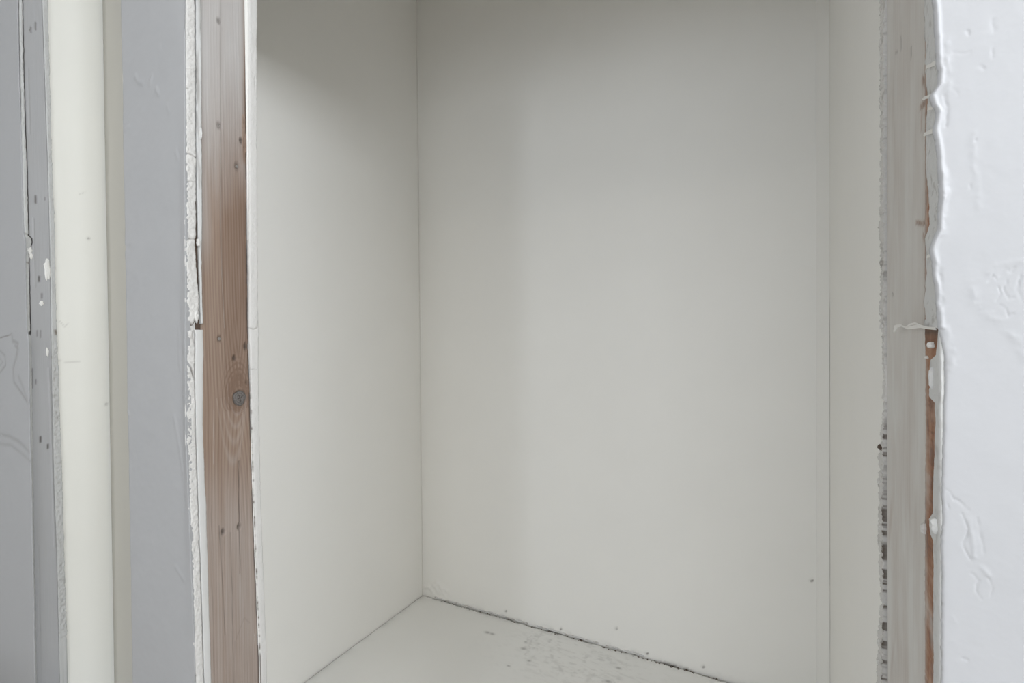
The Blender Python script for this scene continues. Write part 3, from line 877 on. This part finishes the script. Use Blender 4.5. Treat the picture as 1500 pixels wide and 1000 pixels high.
blob('plaster_crumb', fn_jr, *pr(1291, 655), 0.009, 0.0025, 0.003, 'dark', wall_right, 22, label='dark splinter in the gap')
for k, (u, v) in enumerate(((1293, 478), (1289, 705), (1290, 772), (1289, 940), (1288, 968))):
    blob('plaster_crumb', fn_jr, *pr(u, v), 0.005, 0.003, 0.0025, 'gypsum', wall_right, 30 + k)

# plaster lumps and torn paper at the break
blob('plaster_blob', fn_jr, *pr(1364, 505), 0.0026, 0.0026, 0.0030, 'paper', wall_front, 41, h0=-0.0005, label='small white plaster blob on the bare wood')
blob('plaster_blob', fn_jr, *pr(1357, 523), 0.0012, 0.0010, 0.0016, 'paper', wall_front, 42, h0=-0.0005)
blob('plaster_blob', fn_jr, *pr(1352.5, 773), 0.0035, 0.0042, 0.0030, 'gypsum', wall_front, 43, h0=-0.001, label='grey-white plaster blob clinging to the stud')
blob('plaster_blob', fn_jr, *pr(1371, 768), 0.0030, 0.0052, 0.0032, 'gypsum_grey', wall_front, 44)
blob('plaster_blob', fn_jr, *pr(1366, 552), 0.0028, 0.0070, 0.0022, 'gypsum_grey', wall_front, 45)


def ribbon(name, fn, ctr, wid, lift, thick, mat, parent):
    """a torn curl of paper: a thin solid strip along (s, z) points"""
    vs, fs = [], []
    n = len(ctr)
    for (s, z), w, h in zip(ctr, wid, lift):
        for dz in (-w, w):
            for dh in (0, thick):
                vs.append(fn(s, z + dz, h + dh + (0.0006 if dz > 0 else 0)))
    for i in range(n - 1):
        b = i * 4
        for q in ((0, 4, 6, 2), (1, 3, 7, 5), (0, 1, 5, 4), (2, 6, 7, 3)):
            fs.append(tuple(b + k for k in q))
    fs += [(0, 2, 3, 1), tuple((n - 1) * 4 + k for k in (0, 1, 3, 2))]
    me = bpy.data.meshes.new(name)
    me.from_pydata([tuple(float(c) for c in v) for v in vs], [], fs)
    return link(name, me, M[mat], parent)


o = ribbon('torn_paper', fn_jr, [pr(u, v) for u, v in ((1372, 481), (1362, 480), (1354, 477), (1346, 479), (1338, 480), (1330, 476), (1323, 478), (1320, 480))],
           [.0010, .0009, .0014, .0011, .0009, .0010, .0012, .0018], [0, .0008, .002, .003, .0035, .004, .0045, .004], .0005, 'paper', wall_front)
o['label'] = 'curl of torn white paper across the stud'
ribbon('torn_paper', fn_jr, [pr(u, v) for u, v in ((1358, 478), (1350, 473), (1344, 475), (1338, 479))], [.0005, .0007, .0006, .0003], [.001, .003, .004, .004], .0004, 'paper', wall_front)
ribbon('torn_paper', fn_jr, [pr(u, v) for u, v in ((1325, 477), (1323, 482), (1321, 486))], [.0012, .0015, .0010], [.0042, .005, .005], .0005, 'paper', wall_front)
for (u, v, du, seed) in ((1366, 142, -8, 1), (1368, 96, -4, 2), (1371, 158, -5, 3), (1365, 195, -5, 4), (1369, 375, -4, 5)):
    ribbon('torn_paper', fn_jr, [pr(u + 6, v - 5), pr(u + 2, v - 2), pr(u + du * .5, v), pr(u + du, v + 3)], [.0014, .0012, .0009, .0004], [.0005, .0015, .0022, .0018], .0005, 'paper', wall_front)

# ================================================================== FAR LEFT JAMB AND WALL
p2 = lambda u, v: on_x(u, v, X2)
p2f = lambda u, v: on_y(u, v, YF)
fn_j2 = lambda s, z, h: (X2 + h, s, z)
fn_f2 = lambda s, z, h: (s, YF - h, z)
z2 = zrange(0.36, 1.88, 0.0020, 0.0, HEAD_N)
# wall face left of the recess, with faint smears
r2 = edge([(25.5, 0), (28, 120), (32, 240), (34, 330), (35, 345), (37, 350), (37, 400), (39, 480), (42, 500), (43, 600), (46, 720), (49, 860), (51, 1000)], p2f)
rz = r2(z2) + 0.0010 * fbm(z2 * 50, 0 * z2, 301) + 0.0007 * fbm(z2 * 200, 0 * z2, 302)
lz = np.full(z2.shape, p2f(-40, 500)[0])
S, Z = spread(lz, rz, z2, 60)
S = np.concatenate([np.full((len(z2), 1), ROOM_X0), S], 1)
Z = np.concatenate([Z[:, :1], Z], 1)
H = 0.0009 * fbm(S * 9, Z * 9, 303, 3) + 0.0003 * fbm(S * 60, Z * 60, 304, 3)
D = np.zeros(S.shape)
for pts, w, k, hh in (([(0, 495), (16, 490)], .0014, .9, -.001), ([(16, 490), (18, 500), (26, 503), (24, 520), (19, 540), (20, 560), (30, 575), (40, 590)], .004, .40, -.0012),
                  ([(22, 505), (27, 510), (24, 525)], .0035, .35, .0012), ([(0, 514), (7, 522), (8, 535), (0, 545)], .003, .40, -.001), ([(0, 525), (4, 530), (0, 536)], .002, .35, .0008),
                  ([(28, 550), (34, 565), (40, 585)], .005, .22, .001), ([(0, 637), (14, 640), (28, 648), (42, 662)], .005, .28, -.0010), ([(0, 650), (16, 650), (34, 664), (46, 676)], .005, .22, .001)):
    d = line_dist(S, Z, [p2f(u, v) for u, v in pts])
    g = np.exp(-(d / w) ** 2)
    D = np.maximum(D, k * g)
    H += hh * g
wall_outer = sheet('wall_outer', fn_f2, S, Z, H, 0.0014, M['front'], None, True, {'dirt': D})

boxes('wall_board', [(ROOM_X0, YF + 0.0030, 0, X2 - 0.007, YF + T, HEAD_N)], M['gypsum'], wall_outer)
# front plasterboard edge, stud, back plasterboard edge
lA = YF + 0.0012 + 0.0008 * fbm(z2 * 60, 0 * z2, 311)
crk = edge([(32.5, 0), (34.5, 120), (39, 240), (40.5, 300), (42, 345), (46, 348), (46.5, 355), (44, 364), (42, 372), (43, 420), (44.5, 487), (46, 500), (48, 640), (50, 800), (54, 1000)], p2)
rA = np.maximum(crk(z2) + 0.0005 * fbm(z2 * 80, 0 * z2, 312), lA + .004)
S, Z = spread(lA, rA, z2, 12)
A01 = (S - S[:, :1]) / (S[:, -1:] - S[:, :1])
H = 0.0012 * fbm(S * 90, Z * 60, 313) + 0.0010 * fbm(S * 300, Z * 220, 314) - 0.002 * np.exp(-A01 / .1) - 0.001 * np.exp(-(1 - A01) / .1)
zc = p2(44, 489)[1]
D = 0.12 * sstep(.2, .6, fbm(S * 150, Z * 120, 315))
for pts, w, k in (([(34, 341), (40, 343), (46, 348)], .0018, .6), ([(36, 384), (46, 386)], .0016, .5), ([(38, 489), (46, 489)], .003, .6), ([(42, 489), (45, 487)], .0025, .9)):
    d = line_dist(S, Z, [p2(u, v) for u, v in pts])
    H -= .003 * k * np.exp(-(d / w) ** 2)
    D = np.maximum(D, k * np.exp(-(d / w) ** 2))
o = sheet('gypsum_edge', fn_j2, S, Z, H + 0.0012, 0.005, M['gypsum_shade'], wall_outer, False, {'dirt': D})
o['label'] = 'painted rough plasterboard edge with a crack behind it'
stud_2 = thing('wood_stud', 'narrow grey painted stud with nail marks at the far left of the picture', 'stud', (X2 - 0.02, (YF + YB2) / 2, 0))
lW = rA + 0.0013 * sstep(zc - .004, zc + .004, z2) + 0.0002
rW = edge([(62, 0), (66, 120), (70, 240), (73, 350), (75, 480), (76, 560), (79, 700), (83, 800), (88, 1000)], p2)(z2)
S, Z = spread(lW, rW, z2, 36)
A01 = (S - S[:, :1]) / (S[:, -1:] - S[:, :1])
H = -0.001 + 0.0005 * fbm(S * 40, Z * 9, 321)
hole = np.zeros(S.shape)
cover = 0.9 + 0.15 * fbm(S * 60, Z * 8, 322)
grain = 0.4 + 0.3 * fbm(S * 250, Z * 6, 323)
for u, v0, v1, w, k in ((46, 40, 47, .0018, .45), (53, 33, 43, .0018, .5), (44, 43, 45, .0012, .4), (53, 287, 297, .0020, .65), (66.5, 289, 293, .0012, .4), (58, 405, 412, .0020, .7), (62, 430, 436, .0020, .4),
                        (55, 484, 492, .0016, .35), (60, 484, 494, .0016, .35), (60, 640, 647, .0022, .8), (71, 651, 656, .0022, .75), (72, 950, 956, .0022, .6), (79, 958, 962, .0020, .75), (48, 540, 568, .0014, .5), (53, 556, 562, .0012, .5)):
    d = line_dist(S, Z, [p2(u, v0), p2(u, v1)])
    g = np.exp(-(d / w) ** 2)
    hole = np.maximum(hole, k * g)
    H -= .002 * k * g
for pts, hh in (([(41, 100), (43.5, 195)], .0008), ([(49, 320), (51, 420)], .0008), ([(72, 540), (80, 800)], .0012), ([(56, 800), (60, 1000)], .0008), ([(76, 480), (84, 760)], -.0006)):
    d = line_dist(S, Z, [p2(u, v) for u, v in pts])
    H += hh * np.exp(-(d / .0016) ** 2)
hole = np.maximum(hole, 0.75 * np.exp(-A01 / 0.02) * (Z > zc))
face = sheet('board', fn_j2, S, Z, H, 0.03, M['wood_grey'], None, False, {'grain': grain, 'cover': cover, 'hole': hole})
stud_child(face, stud_2)
for u, v, rs0, rz0, sd in ((61, 444, .0045, .006, 2), (69.5, 516, .003, .010, 3), (69, 395, .0055, .024, 4), (43, 366, .005, .009, 6), (46, 375, .004, .006, 7)):
    stud_child(blob('paint_flake', fn_j2, *p2(u, v), rs0, rz0, .0022, 'paper', None, sd, h0=-.001), stud_2)
rC_f = edge([(69.5, 0), (71, 60), (73.5, 140), (76, 240), (79.5, 320), (81, 400), (83, 485), (84, 500), (86, 560), (89, 650), (92, 740), (94, 820), (97, 900), (99, 1000)], p2)
rC = rC_f(z2) + 0.0010 * fbm(z2 * 55, 0 * z2, 331) + 0.0007 * fbm(z2 * 220, 0 * z2, 332)
S, Z = spread(rW + 0.0003, rC, z2, 14)
A01 = (S - S[:, :1]) / (S[:, -1:] - S[:, :1])
zq = p2(84, 500)[1]
H = 0.0008 * fbm(S * 90, Z * 60, 333) + (0.0008 + 0.0012 * (1 - sstep(zq - .02, zq + .02, Z))) * fbm(S * 260, Z * 220, 334) - 0.002 * np.exp(-A01 / .07)
D = 0.25 * sstep(.2, .55, fbm(S * 180, Z * 150, 335)) * (1 - 0.6 * sstep(zq - .02, zq + .02, Z))
d = line_dist(S, Z, [p2(81, 484), p2(82, 489)])
D = np.maximum(D, .9 * np.exp(-(d / .003) ** 2))
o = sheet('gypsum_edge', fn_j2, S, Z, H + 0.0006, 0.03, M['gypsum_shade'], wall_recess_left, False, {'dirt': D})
o['label'] = 'ragged plasterboard edge against the cream recess'

# ================================================================== SMALL DETAIL
# caulk bead half loose along the foot of the back wall
for (ua, va, ub, vb, nm) in ((640, 874, 776, 911, 1), (790, 914, 880, 938, 2), (890, 942, 945, 958, 3)):
    xa, xb = on_z(ua, va)[0], on_z(ub, vb)[0]
    s = np.linspace(xa, xb, 120)
    lo = 0.0035 + 0.0018 * fbm(s * 40, 0 * s, 400 + nm)
    hi = lo + 0.0045 + 0.0022 * fbm(s * 55, 0 * s, 410 + nm)
    a = np.linspace(0, 1, 4)[None, :]
    Zz = lo[:, None] * (1 - a) + hi[:, None] * a
    Ss = np.repeat(s[:, None], 4, 1)
    o = sheet('caulk_bead', fn_back, Ss, Zz, 0.0035 + 0.0012 * fbm(Ss * 80, Zz * 300, 420 + nm), -0.0005, M['film'], wall_back, False,
              {'dirt': 0.55 * sstep(.0, .5, fbm(Ss * 70, Zz * 300, 430 + nm))}, flip=True)
rs_ = np.random.RandomState(12)
vs, fs = [], []
for k in range(130):
    t = rs_.rand() ** 0.8
    x = XCL + 0.02 + t * (XCR - XCL - 0.03)
    y = YCB - 0.002 - 0.010 * rs_.rand()
    r = 0.0010 + 0.0018 * rs_.rand()
    z = 0.0005
    b = len(vs)
    for j in range(5):
        q = 2 * math.pi * j / 5 + rs_.rand()
        vs.append((x + r * 1.6 * math.cos(q), y + r * math.sin(q), z - 0.001))
    vs.append((x, y, z + r))
    vs.append((x, y, z - 0.0015))
    for j in range(5):
        fs += [(b + j, b + (j + 1) % 5, b + 5), (b + (j + 1) % 5, b + j, b + 6)]
me = bpy.data.meshes.new('debris')
me.from_pydata(vs, [], fs)
o = link('debris', me, M['dark'], alcove_floor)
o['kind'] = 'stuff'
bpy.context.view_layer.update()
